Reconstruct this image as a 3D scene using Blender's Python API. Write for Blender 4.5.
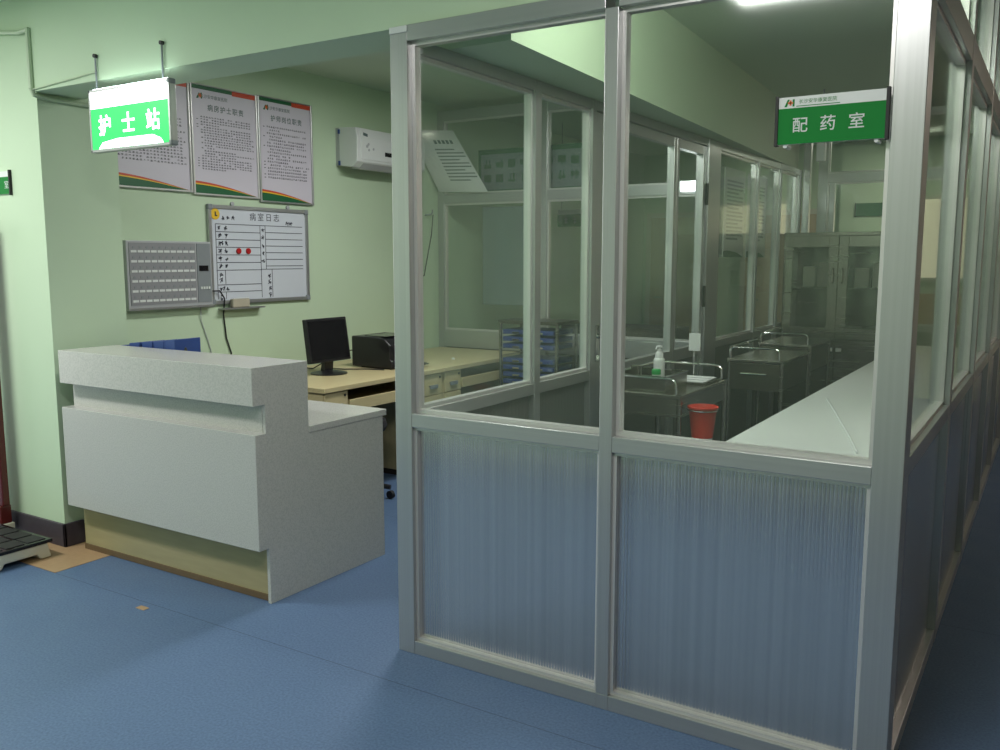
import bpy, bmesh, math, random
from mathutils import Vector, Matrix
random.seed(7)
sc = bpy.context.scene
for o in list(bpy.data.objects): bpy.data.objects.remove(o)
COL = sc.collection

# ------------------------------------------------------------------ camera
CAMPOS = Vector((2.0651, -2.5545, 1.5)); PITCH = .1307; YAW = -.5608
cam = bpy.data.cameras.new('camera'); camo = bpy.data.objects.new('camera', cam); COL.objects.link(camo)
cam.sensor_fit = 'HORIZONTAL'; cam.sensor_width = 36.0; cam.lens = 885.7245 * 36.0 / 1000.0
cam.clip_start = .05; cam.clip_end = 60
camo.location = CAMPOS; camo.rotation_euler = (math.pi / 2 - PITCH, 0, -YAW)
sc.camera = camo
# ------------------------------------------------------------------ world, lights, exposure
w = bpy.data.worlds.new('world'); sc.world = w; w.use_nodes = True
bg = w.node_tree.nodes['Background']; bg.inputs[0].default_value = (1.0, 1.0, .97, 1); bg.inputs[1].default_value = 2.2
def area(name, loc, sx, sy, power, col=(1, 1, 1), rot=(0, 0, 0)):
    l = bpy.data.lights.new(name, 'AREA'); l.shape = 'RECTANGLE'; l.size = sx; l.size_y = sy; l.energy = power; l.color = col
    o = bpy.data.objects.new(name, l); COL.objects.link(o); o.location = loc; o.rotation_euler = rot
    return o
def point_light(name, loc, r, power, col):
    l = bpy.data.lights.new(name, 'POINT'); l.shadow_soft_size = r; l.energy = power; l.color = col
    o = bpy.data.objects.new(name, l); COL.objects.link(o); o.location = loc
area('hall_lamp', (1.15, -1.72, 2.74), 1.0, .3, 40, (1, .98, .95))
area('hall_lamp_west', (-2.7, -1.5, 2.74), 1.2, .3, 62, (1, 1, .97))
area('corridor_lamp', (3.6, 4.3, 2.74), .3, 1.2, 18, (1, .86, .74))
area('nurse_station_lamp', (-.75, 1.75, 2.70), .3, 1.2, 38, (1, 1, .97))
point_light('dispensary_fill', (1.25, .50, 2.58), .10, 33, (1, 1, .96))  # unseen fill light, added to brighten the dispensary beam, ceiling and bench
area('passage_lamp', (-1.0, 5.2, 2.72), .3, 1.0, 3, (1, .97, .9))
area('rear_room_lamp', (.9, 7.0, 2.72), .8, .3, 11, (1, .95, .8))
sc.view_settings.view_transform = 'Standard'; sc.view_settings.look = 'None'
sc.view_settings.gamma = 1.0; sc.view_settings.use_curve_mapping = False
sc.view_settings.exposure = 0.12
sc.cycles.transparent_max_bounces = 32
sc.cycles.max_bounces = 10; sc.cycles.diffuse_bounces = 5; sc.cycles.glossy_bounces = 5
sc.cycles.caustics_reflective = False; sc.cycles.caustics_refractive = False
sc.cycles.sample_clamp_indirect = 4.0

# ------------------------------------------------------------------ materials
def new_mat(name):
    m = bpy.data.materials.new(name); m.use_nodes = True
    nt = m.node_tree; return m, nt, nt.nodes['Principled BSDF']
def mat(name, col, rough=.5, metal=0., var=.06, scale=12., bump=0., bscale=120., stretch=None, coat=0., spec=.5):
    """procedural surface: noise-varied colour (real mottling of the stuff) and optional fine bump"""
    m, nt, p = new_mat(name); N = nt.nodes; L = nt.links
    tc = N.new('ShaderNodeTexCoord'); mp = N.new('ShaderNodeMapping')
    if stretch: mp.inputs['Scale'].default_value = stretch
    L.new(tc.outputs['Object'], mp.inputs['Vector'])
    no = N.new('ShaderNodeTexNoise'); no.inputs['Scale'].default_value = scale; no.inputs['Detail'].default_value = 4
    L.new(mp.outputs['Vector'], no.inputs['Vector'])
    mx = N.new('ShaderNodeMix'); mx.data_type = 'RGBA'
    mx.inputs[6].default_value = tuple(c * (1 - var) for c in col) + (1,)
    mx.inputs[7].default_value = tuple(min(1, c * (1 + var)) for c in col) + (1,)
    L.new(no.outputs['Fac'], mx.inputs[0]); L.new(mx.outputs[2], p.inputs['Base Color'])
    p.inputs['Roughness'].default_value = rough; p.inputs['Metallic'].default_value = metal
    p.inputs['Specular IOR Level'].default_value = spec; p.inputs['Coat Weight'].default_value = coat
    if bump:
        n2 = N.new('ShaderNodeTexNoise'); n2.inputs['Scale'].default_value = bscale
        L.new(mp.outputs['Vector'], n2.inputs['Vector'])
        b = N.new('ShaderNodeBump'); b.inputs['Strength'].default_value = bump; b.inputs['Distance'].default_value = .002
        L.new(n2.outputs['Fac'], b.inputs['Height']); L.new(b.outputs['Normal'], p.inputs['Normal'])
    return m
def speckle(name, col, dark, rough, scale, amount=.42):
    m, nt, p = new_mat(name); N = nt.nodes; L = nt.links
    tc = N.new('ShaderNodeTexCoord'); no = N.new('ShaderNodeTexNoise'); no.inputs['Scale'].default_value = scale
    no.inputs['Detail'].default_value = 3; L.new(tc.outputs['Object'], no.inputs['Vector'])
    r = N.new('ShaderNodeValToRGB'); r.color_ramp.elements[0].position = amount; r.color_ramp.elements[1].position = amount + .12
    r.color_ramp.elements[0].color = dark + (1,); r.color_ramp.elements[1].color = col + (1,)
    L.new(no.outputs['Fac'], r.inputs[0]); L.new(r.outputs[0], p.inputs['Base Color']); p.inputs['Roughness'].default_value = rough
    return m
def glass_mat():
    m = bpy.data.materials.new('float_glass'); m.use_nodes = True; nt = m.node_tree; N = nt.nodes; L = nt.links
    N.remove(N['Principled BSDF']); out = N['Material Output']
    tr = N.new('ShaderNodeBsdfTransparent'); tr.inputs[0].default_value = (.955, .975, .962, 1)
    gl = N.new('ShaderNodeBsdfGlossy'); gl.inputs['Color'].default_value = (.9, .95, .92, 1); gl.inputs['Roughness'].default_value = .07
    df = N.new('ShaderNodeBsdfDiffuse'); df.inputs[0].default_value = (.55, .62, .58, 1)
    lw = N.new('ShaderNodeLayerWeight'); lw.inputs[0].default_value = .5
    pw = N.new('ShaderNodeMath'); pw.operation = 'POWER'; pw.inputs[1].default_value = 5
    ma = N.new('ShaderNodeMath'); ma.operation = 'MULTIPLY_ADD'; ma.inputs[1].default_value = .8; ma.inputs[2].default_value = .034
    L.new(lw.outputs['Facing'], pw.inputs[0]); L.new(pw.outputs[0], ma.inputs[0])
    no = N.new('ShaderNodeTexNoise'); no.inputs['Scale'].default_value = 3; tc = N.new('ShaderNodeTexCoord'); L.new(tc.outputs['Object'], no.inputs['Vector'])
    du = N.new('ShaderNodeMath'); du.operation = 'MULTIPLY'; du.inputs[1].default_value = .018; L.new(no.outputs['Fac'], du.inputs[0])
    m0 = N.new('ShaderNodeMixShader'); L.new(du.outputs[0], m0.inputs[0]); L.new(tr.outputs[0], m0.inputs[1]); L.new(df.outputs[0], m0.inputs[2])
    m1 = N.new('ShaderNodeMixShader'); L.new(ma.outputs[0], m1.inputs[0]); L.new(m0.outputs[0], m1.inputs[1]); L.new(gl.outputs[0], m1.inputs[2])
    L.new(m1.outputs[0], out.inputs[0]); return m
def emit(name, col, strength, base=None):
    m, nt, p = new_mat(name)
    p.inputs['Base Color'].default_value = tuple(base or col) + (1,); p.inputs['Emission Color'].default_value = tuple(col) + (1,)
    p.inputs['Emission Strength'].default_value = strength; p.inputs['Roughness'].default_value = .4
    return m
def floor_mat():
    m, nt, p = new_mat('blue_vinyl'); N = nt.nodes; L = nt.links
    tc = N.new('ShaderNodeTexCoord'); no = N.new('ShaderNodeTexNoise'); no.inputs['Scale'].default_value = 110; no.inputs['Detail'].default_value = 3
    L.new(tc.outputs['Object'], no.inputs['Vector'])
    r = N.new('ShaderNodeValToRGB'); r.color_ramp.elements[0].position = .3; r.color_ramp.elements[1].position = .72
    r.color_ramp.elements[0].color = (.074, .125, .228, 1); r.color_ramp.elements[1].color = (.115, .187, .322, 1)
    L.new(no.outputs['Fac'], r.inputs[0])
    br = N.new('ShaderNodeTexBrick'); br.inputs['Scale'].default_value = 1; br.inputs['Brick Width'].default_value = 12; br.inputs['Row Height'].default_value = 1.6
    br.inputs['Mortar Size'].default_value = .0022; br.offset = .5
    br.inputs['Color1'].default_value = br.inputs['Color2'].default_value = (1, 1, 1, 1); br.inputs['Mortar'].default_value = (.55, .55, .6, 1)
    mp = N.new('ShaderNodeMapping'); mp.inputs['Location'].default_value = (3, .22, 0); L.new(tc.outputs['Object'], mp.inputs['Vector']); L.new(mp.outputs[0], br.inputs['Vector'])
    mx = N.new('ShaderNodeMix'); mx.data_type = 'RGBA'; mx.blend_type = 'MULTIPLY'; mx.inputs[0].default_value = 1
    L.new(r.outputs[0], mx.inputs[6]); L.new(br.outputs['Color'], mx.inputs[7]); L.new(mx.outputs[2], p.inputs['Base Color'])
    n2 = N.new('ShaderNodeTexNoise'); n2.inputs['Scale'].default_value = 5; L.new(tc.outputs['Object'], n2.inputs['Vector'])
    mr = N.new('ShaderNodeMapRange'); mr.inputs[3].default_value = .38; mr.inputs[4].default_value = .55; L.new(n2.outputs['Fac'], mr.inputs[0]); L.new(mr.outputs[0], p.inputs['Roughness'])
    p.inputs['Specular IOR Level'].default_value = .4
    b = N.new('ShaderNodeBump'); b.inputs['Strength'].default_value = .12; b.inputs['Distance'].default_value = .001
    L.new(no.outputs['Fac'], b.inputs['Height']); L.new(b.outputs['Normal'], p.inputs['Normal'])
    return m
def brushed(name, col, rough, stretch, metal=.85, lo=.88, hi=1.1, bump=.12):
    m, nt, p = new_mat(name); N = nt.nodes; L = nt.links
    tc = N.new('ShaderNodeTexCoord'); mp = N.new('ShaderNodeMapping'); mp.inputs['Scale'].default_value = stretch
    L.new(tc.outputs['Object'], mp.inputs['Vector'])
    no = N.new('ShaderNodeTexNoise'); no.inputs['Scale'].default_value = 1; no.inputs['Detail'].default_value = 5; L.new(mp.outputs[0], no.inputs['Vector'])
    mx = N.new('ShaderNodeMix'); mx.data_type = 'RGBA'
    mx.inputs[6].default_value = tuple(c * lo for c in col) + (1,); mx.inputs[7].default_value = tuple(min(1, c * hi) for c in col) + (1,)
    L.new(no.outputs['Fac'], mx.inputs[0]); L.new(mx.outputs[2], p.inputs['Base Color'])
    mr = N.new('ShaderNodeMapRange'); mr.inputs[3].default_value = rough * .8; mr.inputs[4].default_value = rough * 1.25
    L.new(no.outputs['Fac'], mr.inputs[0]); L.new(mr.outputs[0], p.inputs['Roughness']); p.inputs['Metallic'].default_value = metal
    b = N.new('ShaderNodeBump'); b.inputs['Strength'].default_value = bump; b.inputs['Distance'].default_value = .001
    L.new(no.outputs['Fac'], b.inputs['Height']); L.new(b.outputs['Normal'], p.inputs['Normal'])
    return m
M = dict(
    wall=mat('mint_paint', (.53, .66, .48), .6, var=.03, scale=3, bump=.15, bscale=60),
    peach=mat('peach_paint', (.62, .47, .38), .6, var=.03, scale=3),
    ceil=mat('ceiling_paint', (.56, .66, .52), .8, var=.03, scale=2),
    floor=floor_mat(),
    brown=mat('brown_vinyl', (.38, .25, .14), .5, var=.12, scale=40),
    base=mat('baseboard_stone', (.055, .045, .06), .45, var=.25, scale=40),
    stone=speckle('white_speckled_stone', (.52, .515, .49), (.45, .45, .43), .22, 170),
    kick=mat('pale_wood_laminate', (.36, .31, .17), .45, var=.14, scale=6, stretch=(1, 8, 8)),
    kickbase=mat('brown_strip', (.14, .09, .045), .6, var=.2, scale=20),
    alu=brushed('brushed_aluminium', (.47, .475, .48), .30, (140, 140, .4), .72),
    aluh=brushed('brushed_aluminium_horizontal', (.47, .475, .48), .30, (.4, .4, 140), .72),
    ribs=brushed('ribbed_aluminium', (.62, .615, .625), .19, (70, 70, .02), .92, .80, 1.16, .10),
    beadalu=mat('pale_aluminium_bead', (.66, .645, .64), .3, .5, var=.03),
    shaderibs=brushed('shade_darkened_aluminium', (.20, .20, .19), .4, (90, 90, .03), .6),  # same ribbed aluminium, colour darkened to imitate reflections of the dim interior
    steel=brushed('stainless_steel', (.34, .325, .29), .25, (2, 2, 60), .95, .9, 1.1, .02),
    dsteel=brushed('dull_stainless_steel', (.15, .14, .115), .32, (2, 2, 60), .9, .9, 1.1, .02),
    chrome=mat('chrome', (.75, .75, .75), .12, 1, var=.03),
    glass=glass_mat(),
    rubber=mat('black_rubber', (.012, .012, .013), .6, var=.2),
    black=mat('black_plastic', (.012, .012, .014), .35, var=.2, scale=60),
    screen=mat('black_screen', (.008, .008, .01), .16, var=.1),
    oak=mat('pale_oak_laminate', (.52, .44, .25), .4, var=.12, scale=5, stretch=(8, 1, 8)),
    dark=mat('dark_recess_board', (.03, .025, .02), .7, var=.2),
    blue=mat('blue_plastic', (.025, .06, .22), .45, var=.15),
    foldblue=mat('blue_folder_plastic', (.013, .035, .16), .45, var=.12),
    white=mat('white_plastic', (.68, .70, .70), .35, var=.03),
    cream=mat('cream_painted_metal', (.62, .60, .50), .45, var=.06),
    paper=mat('lilac_white_print', (.62, .575, .665), .4, var=.02),
    paperw=mat('white_paper', (.62, .64, .64), .6, var=.03),
    board=mat('whiteboard_enamel', (.60, .63, .70), .18, var=.02),
    grey=mat('grey_plastic', (.23, .25, .27), .4, var=.06),
    lgrey=mat('light_grey_plastic', (.42, .43, .45), .4, var=.05),
    cell=mat('call_panel_grey', (.26, .26, .28), .5, var=.08, scale=80),
    ink=mat('black_ink', (.03, .03, .05), .6),
    inkg=mat('grey_green_ink', (.09, .13, .13), .6),
    green=mat('green_print', (.01, .16, .045), .4),
    sgreen=mat('sign_green', (.004, .19, .03), .6, var=.04, spec=.2),
    dgreen=mat('dark_green_print', (.012, .11, .04), .4),
    red=mat('red_print', (.55, .07, .03), .4),
    orange=mat('orange_print', (.75, .16, .03), .4),
    yellow=mat('yellow_print', (.80, .50, .03), .4),
    magred=mat('red_magnet_plastic', (.45, .012, .015), .3),
    bucket=mat('red_bucket_plastic', (.55, .035, .02), .4, var=.08),
    capgreen=mat('green_cap_plastic', (.01, .30, .06), .35),
    tan=mat('tan_wood', (.48, .37, .25), .5, var=.15, scale=4, stretch=(8, 8, 1)),
    maroon=mat('maroon_enamel', (.10, .012, .012), .25, var=.1),
    eraser=mat('eraser_felt', (.42, .38, .30), .8, var=.1),
    pipe=mat('painted_conduit', (.46, .56, .40), .5, var=.04),
    gboard=mat('blue_grey_board', (.16, .20, .21), .6, var=.05),
    fabric=mat('black_fabric', (.015, .015, .017), .85, var=.2, scale=200),
    brick=mat('orange_brown_board', (.52, .24, .11), .6, var=.2, scale=12),
    glow=emit('lit_white_strip', (.95, 1, 1), 6),
    litwhite=emit('backlit_white_acrylic', (.90, 1, .96), 3.0),
    litgreen=emit('backlit_green_acrylic', (.004, .72, .13), 1.0, (.01, .25, .06)),
    littop=emit('lit_sign_top', (.80, 1, .96), 14),
    window=emit('daylit_window_pane', (1, .90, .62), .75, (.6, .55, .4)),
)

# ------------------------------------------------------------------ mesh helpers
W = {}
class MB:
    def __init__(s): s.v = []; s.f = []
    def add(s, vs, fs):
        n = len(s.v); s.v += [tuple(v) for v in vs]; s.f += [tuple(i + n for i in f) for f in fs]; return s
    def box(s, x0, y0, z0, x1, y1, z1):
        x0, x1 = min(x0, x1), max(x0, x1); y0, y1 = min(y0, y1), max(y0, y1); z0, z1 = min(z0, z1), max(z0, z1)
        return s.add([(x0, y0, z0), (x1, y0, z0), (x1, y1, z0), (x0, y1, z0), (x0, y0, z1), (x1, y0, z1), (x1, y1, z1), (x0, y1, z1)],
                     [(0, 3, 2, 1), (4, 5, 6, 7), (0, 1, 5, 4), (1, 2, 6, 5), (2, 3, 7, 6), (3, 0, 4, 7)])
    def prism(s, poly, axis, a, b):
        """poly: 2-D outline (counter-clockwise) extruded along axis from a to b; the 2-D axes are the other two in xyz order"""
        def P(p, t): return {'x': (t, p[0], p[1]), 'y': (p[0], t, p[1]), 'z': (p[0], p[1], t)}[axis]
        n = len(poly)
        return s.add([P(p, a) for p in poly] + [P(p, b) for p in poly],
                     [tuple(range(n))[::-1], tuple(range(n, 2 * n))] + [(i, (i + 1) % n, n + (i + 1) % n, n + i) for i in range(n)])
    def lathe(s, prof, c=(0, 0, 0), n=20, axis='z'):
        vs = []; fs = []; m = len(prof)
        for r, h in prof:
            for k in range(n):
                a = 2 * math.pi * k / n; x, y = r * math.cos(a), r * math.sin(a)
                q = {'z': (x, y, h), 'y': (x, h, y), 'x': (h, x, y)}[axis]
                vs.append((c[0] + q[0], c[1] + q[1], c[2] + q[2]))
        for i in range(m - 1):
            for k in range(n): fs.append((i * n + k, i * n + (k + 1) % n, (i + 1) * n + (k + 1) % n, (i + 1) * n + k))
        fs.append(tuple(range(n))[::-1]); fs.append(tuple(range((m - 1) * n, m * n)))
        return s.add(vs, fs)
    def cyl(s, c, r, h0, h1, axis='z', n=18): return s.lathe([(r, h0), (r, h1)], c, n, axis)
    def tube(s, pts, r, n=8):
        pts = [Vector(p) for p in pts]; vs = []; fs = []; m = len(pts); up = None
        for i, p in enumerate(pts):
            t = (pts[min(i + 1, m - 1)] - pts[max(i - 1, 0)]).normalized()
            if up is None: up = Vector((0, 0, 1)) if abs(t.z) < .9 else Vector((1, 0, 0))
            a = t.cross(up)
            if a.length < 1e-4: a = t.cross(Vector((0, 1, 0)))
            a.normalize(); b = a.cross(t).normalized(); up = b
            for k in range(n):
                q = 2 * math.pi * k / n; vs.append(p + a * (r * math.cos(q)) + b * (r * math.sin(q)))
        for i in range(m - 1):
            for k in range(n): fs.append((i * n + k, i * n + (k + 1) % n, (i + 1) * n + (k + 1) % n, (i + 1) * n + k))
        fs.append(tuple(range(n))[::-1]); fs.append(tuple(range((m - 1) * n, m * n)))
        return s.add(vs, fs)
    def text(s, body, size, o, right=(1, 0, 0), up=(0, 0, 1), depth=.0008, spacing=1.0, bold=0., align='CENTER'):  # lettering as real thin relief
        cu = bpy.data.curves.new('t', 'FONT'); cu.body = body; cu.size = size; cu.align_x = align; cu.align_y = 'CENTER'
        cu.extrude = depth; cu.space_character = spacing; cu.offset = bold; cu.resolution_u = 2
        ob = bpy.data.objects.new('t', cu); COL.objects.link(ob)
        me = bpy.data.meshes.new_from_object(ob.evaluated_get(bpy.context.evaluated_depsgraph_get()))
        r, u = Vector(right), Vector(up); nn = r.cross(u); o = Vector(o)
        s.add([o + r * v.co.x + u * v.co.y + nn * v.co.z for v in me.vertices], [tuple(p.vertices) for p in me.polygons])
        bpy.data.objects.remove(ob); bpy.data.curves.remove(cu); bpy.data.meshes.remove(me); return s
    def build(s, name, m, parent=None, bevel=0., smooth=False, kind=None, off=None):
        off = Vector(off) if off else (W.get(parent.name, Vector((0, 0, 0))) if parent else Vector((0, 0, 0)))
        me = bpy.data.meshes.new(name); me.from_pydata([Vector(v) - off for v in s.v], [], s.f); me.validate()
        bm = bmesh.new(); bm.from_mesh(me); bmesh.ops.recalc_face_normals(bm, faces=bm.faces); bm.to_mesh(me); bm.free()
        me.materials.append(M[m] if isinstance(m, str) else m)
        o = bpy.data.objects.new(name, me); COL.objects.link(o)
        if parent: o.parent = parent
        else: o.location = off
        W[o.name] = off
        if smooth:
            me.polygons.foreach_set('use_smooth', [True] * len(me.polygons))
            me.set_sharp_from_angle(angle=math.radians(40))
        if bevel:
            b = o.modifiers.new('edge', 'BEVEL'); b.width = bevel; b.segments = 2; b.limit_method = 'ANGLE'
        if kind: o['kind'] = kind
        return o
def thing(name, label, cat, loc, group=None, local=False, rotz=0.):
    o = bpy.data.objects.new(name, None); COL.objects.link(o); o.location = loc; o.rotation_euler = (0, 0, rotz); o.empty_display_size = .1
    o['label'] = label; o['category'] = cat
    if group: o['group'] = group
    W[o.name] = Vector((0, 0, 0)) if local else Vector(loc)
    return o
def tag(o, label, cat, group=None):
    o['label'] = label; o['category'] = cat
    if group: o['group'] = group
    return o
def dup(root, loc, label, group=None, rotz=None):
    r = root.copy(); COL.objects.link(r); r.location = loc; r['label'] = label
    if rotz is not None: r.rotation_euler = (0, 0, rotz)
    if group: r['group'] = group
    for ch in list(root.children):
        c = ch.copy(); COL.objects.link(c); c.parent = r
        for g in list(ch.children):
            d = g.copy(); COL.objects.link(d); d.parent = c
    return r
def B(*a): return MB().box(*a)
def arc(c, r, a0, a1, n, plane='xz', k=0.):
    out = []
    for i in range(n + 1):
        a = math.radians(a0 + (a1 - a0) * i / n); u, v = r * math.cos(a), r * math.sin(a)
        out.append((c[0] + u, c[1], c[2] + v) if plane == 'xz' else (c[0], c[1] + u, c[2] + v) if plane == 'yz' else (c[0] + u, c[1] + v, c[2]))
    return out

# ------------------------------------------------------------------ the setting
CZ = 2.77
B(-7, -8, -.06, 5, 13, 0).build('floor', 'floor', kind='structure')
B(-7, -8, CZ, 5, 13, CZ + .08).build('ceiling', 'ceil', kind='structure')
B(-2.60, -0.22, 0, -1.93, .35, .002).build('floor_brown_patch', 'brown', kind='structure')
B(-2.57, .47, 0, -2.42, 9.2, CZ).build('wall_left', 'wall', kind='structure')
B(-7, .04, 0, -2.253, .47, CZ).build('wall_column', 'wall', kind='structure')
bb = MB().box(-4, .025, .002, -2.238, .04, .125).box(-2.253, .025, .002, -2.238, .14, .125).box(-2.258, .14, .002, -2.238, .165, .10)
bb.build('baseboard_column', 'base', bevel=.003, kind='structure')
B(-2.253, .02, 2.309, 1.755, .275, CZ).build('beam_front', 'wall', kind='structure')
MB().prism([(-.03, .275), (.335, .275), (.03, 5.68), (-.03, 5.68)], 'z', 2.28, CZ).build('beam_side', 'wall', kind='structure')
B(-2.42, 8.0, 0, .0, 8.15, CZ).build('wall_passage_end', 'wall', kind='structure')
B(-.05, 7.9, 0, 2.6, 8.15, CZ).build('wall_back', 'wall', kind='structure')
B(-7, -3.05, 0, 4.0, -2.90, CZ).build('wall_hall', 'wall', kind='structure')
B(-7, -2.90, 0, 4.0, -2.885, .125).build('baseboard_hall', 'base', kind='structure')
B(4.0, -8, 0, 4.15, 13, CZ).build('wall_right', 'peach', kind='structure')
B(1.3, 12.85, 0, 4.0, 13, CZ).build('wall_corridor_end', 'wall', kind='structure')

# ------------------------------------------------------------------ aluminium partitions
def glazing(p, u0, u1, z0, z1, axis, c, th=.012, bead=.014, depth=.016):
    """bead frame and pane of one opening; axis 'x' runs along x in the plane y=c, axis 'y' runs along y in the plane x=c"""
    def bx(mb, a0, a1, d0, d1, h0, h1):
        mb.box(a0, d0, h0, a1, d1, h1) if axis == 'x' else mb.box(d0, a0, h0, d1, a1, h1)
    m = MB()
    bx(m, u0, u1, c - depth, c + depth, z0, z0 + bead); bx(m, u0, u1, c - depth, c + depth, z1 - bead, z1)
    bx(m, u0, u0 + bead, c - depth, c + depth, z0 + bead, z1 - bead); bx(m, u1 - bead, u1, c - depth, c + depth, z0 + bead, z1 - bead)
    m.build('glazing_bead', 'beadalu', p)
    g = MB(); bx(g, u0 + bead * .6, u1 - bead * .6, c - .0025, c + .0025, z0 + bead * .6, z1 - bead * .6); g.build('glass_pane', 'glass', p)
def ribbed(p, u0, u1, z0, z1, axis, c, pitch=.011, amp=.0005, name='lower_panel', face=-1, m='ribs'):
    """ribbed aluminium sheet: a corrugated face on a 10 mm board"""
    n = int((u1 - u0) / pitch); prof = []
    for i in range(n + 1):
        u = u0 + (u1 - u0) * i / n
        prof += [(u, c + face * .004)]
        if i < n:
            d = (u1 - u0) / n
            prof += [(u + d * .14, c + face * (.004 + amp)), (u + d * .72, c + face * (.004 + amp)), (u + d * .86, c + face * .004)]
    k = len(prof); vs = []; fs = []
    for z in (z0, z1):
        for u, d in prof: vs.append((u, d, z) if axis == 'x' else (d, u, z))
    for z in (z0, z1):
        for u in (u0, u1): vs.append((u, c - face * .006, z) if axis == 'x' else (c - face * .006, u, z))
    for i in range(k - 1): fs.append((i, i + 1, k + i + 1, k + i))
    a = 2 * k; fs += [(a, a + 1, a + 3, a + 2), (0, a, a + 2, k), (k - 1, 2 * k - 1, a + 3, a + 1)]
    MB().add(vs, fs).build(name, m, p)

ZB, ZS0, ZS1, ZH = .052, .881, .932, 2.255
pf = thing('glazed_partition', 'long aluminium-framed glass partition facing the hall under the dispensary sign', 'partition', (0, 0, 0))
B(0, 0, 0, .075, .075, 2.285).build('corner_post', 'alu', pf, bevel=.002)
MB().box(-.002, -.002, 2.285, .077, .077, 2.308).build('post_cap', 'white', pf, bevel=.002)
B(.839, 0, ZB, .884, .075, ZH).build('mullion', 'alu', pf, bevel=.002)
B(1.665, 0, 0, 1.746, .10, 2.309).build('corner_post', 'alu', pf, bevel=.002)
for a, b in ((.075, .839), (.884, 1.665)):
    B(a, 0.001, 0, b, .073, ZB).build('bottom_rail', 'aluh', pf, bevel=.002)
    B(a, 0.001, ZS0, b, .073, ZS1).build('sill_rail', 'aluh', pf, bevel=.002)
    B(a, 0.001, ZH, b, .073, 2.309).build('header_rail', 'aluh', pf, bevel=.002)
    glazing(pf, a, b, ZS1, ZH, 'x', .045)
    m = MB().box(a, .016, ZB, b, .05, ZB + .012).box(a, .016, ZS0 - .012, b, .05, ZS0).box(a, .016, ZB + .012, a + .012, .05, ZS0 - .012).box(b - .012, .016, ZB + .012, b, .05, ZS0 - .012)
    m.build('panel_bead', 'beadalu', pf)
    ribbed(pf, a + .012, b - .012, ZB + .012, ZS0 - .012, 'x', .04)
B(.839, 0.0005, 0, .884, .074, ZB).build('mullion_foot', 'alu', pf, bevel=.002)

pl = thing('glazed_partition', 'aluminium-framed glass partition between nurse desks and dispensary, holding the door', 'partition', (0, .08, 0))
for y0, y1 in ((.93, .985), (1.50, 1.54), (4.36, 4.40), (5.0, 5.04), (5.62, 5.70)):
    B(.0, y0, 0, .062, y1, 2.279).build('mullion', 'alu', pl, bevel=.002)
B(-.02, 3.20, 0, .07, 3.44, 2.279).build('door_post', 'alu', pl, bevel=.002)
for y0, y1 in ((.08, .93), (.985, 1.50), (3.44, 4.36), (4.40, 5.0), (5.04, 5.62)):
    B(.002, y0, ZS0, .060, y1, ZS1).build('sill_rail', 'aluh', pl, bevel=.002)
    B(.002, y0, 0, .060, y1, ZB).build('bottom_rail', 'aluh', pl, bevel=.002)
    B(.002, y0, 2.231, .060, y1, 2.279).build('header_rail', 'aluh', pl, bevel=.002)
    glazing(pl, y0, y1, ZS1, 2.231, 'y', .03)
    ribbed(pl, y0 + .004, y1 - .004, ZB, ZS0, 'y', .03, .03, .0006, 'lower_panel', 1, 'shaderibs')
B(.002, 1.54, 2.231, .060, 3.20, 2.279).build('header_rail', 'aluh', pl, bevel=.002)

dr = thing('door_1', 'unequal double aluminium glass door with lever handle in the inner partition', 'door', (.03, 2.3, 0)); dr['kind'] = 'structure'
for a, b, la, rb in ((1.545, 2.668, .085, .045), (2.672, 3.195, .035, .055)):
    lf = MB()
    for y0, y1 in ((a, a + la), (b - rb, b)): lf.box(.008, y0, .02, .054, y1, 2.225)
    for z0, z1 in ((.02, .14), (ZS0 - .02, ZS1), (2.17, 2.225)): lf.box(.009, a + la, z0, .053, b - rb, z1)
    l = lf.build('door_leaf', 'alu', dr, bevel=.002)
    MB().box(.0285, a + la - .005, ZS1 - .004, .0335, b - rb + .005, 2.174).build('glass_pane', 'glass', l)
    ribbed(l, a + la, b - rb, .14, ZS0 - .02, 'y', .03, .03, .0006, 'lower_panel', 1, 'shaderibs')
hm = MB().box(.054, 1.565, .97, .064, 1.600, 1.16).tube([(.062, 1.582, 1.10), (.105, 1.582, 1.10)], .010)
hm.tube([(.100, 1.582, 1.10), (.104, 1.64, 1.10), (.100, 1.70, 1.098)], .009).build('lever_handle', 'chrome', dr, bevel=.001, smooth=True)
for z in (.35, 1.25, 1.92): MB().cyl((.062, 3.197, z), .010, -.07, .07).build('hinge', 'rubber', dr, smooth=True)

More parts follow.
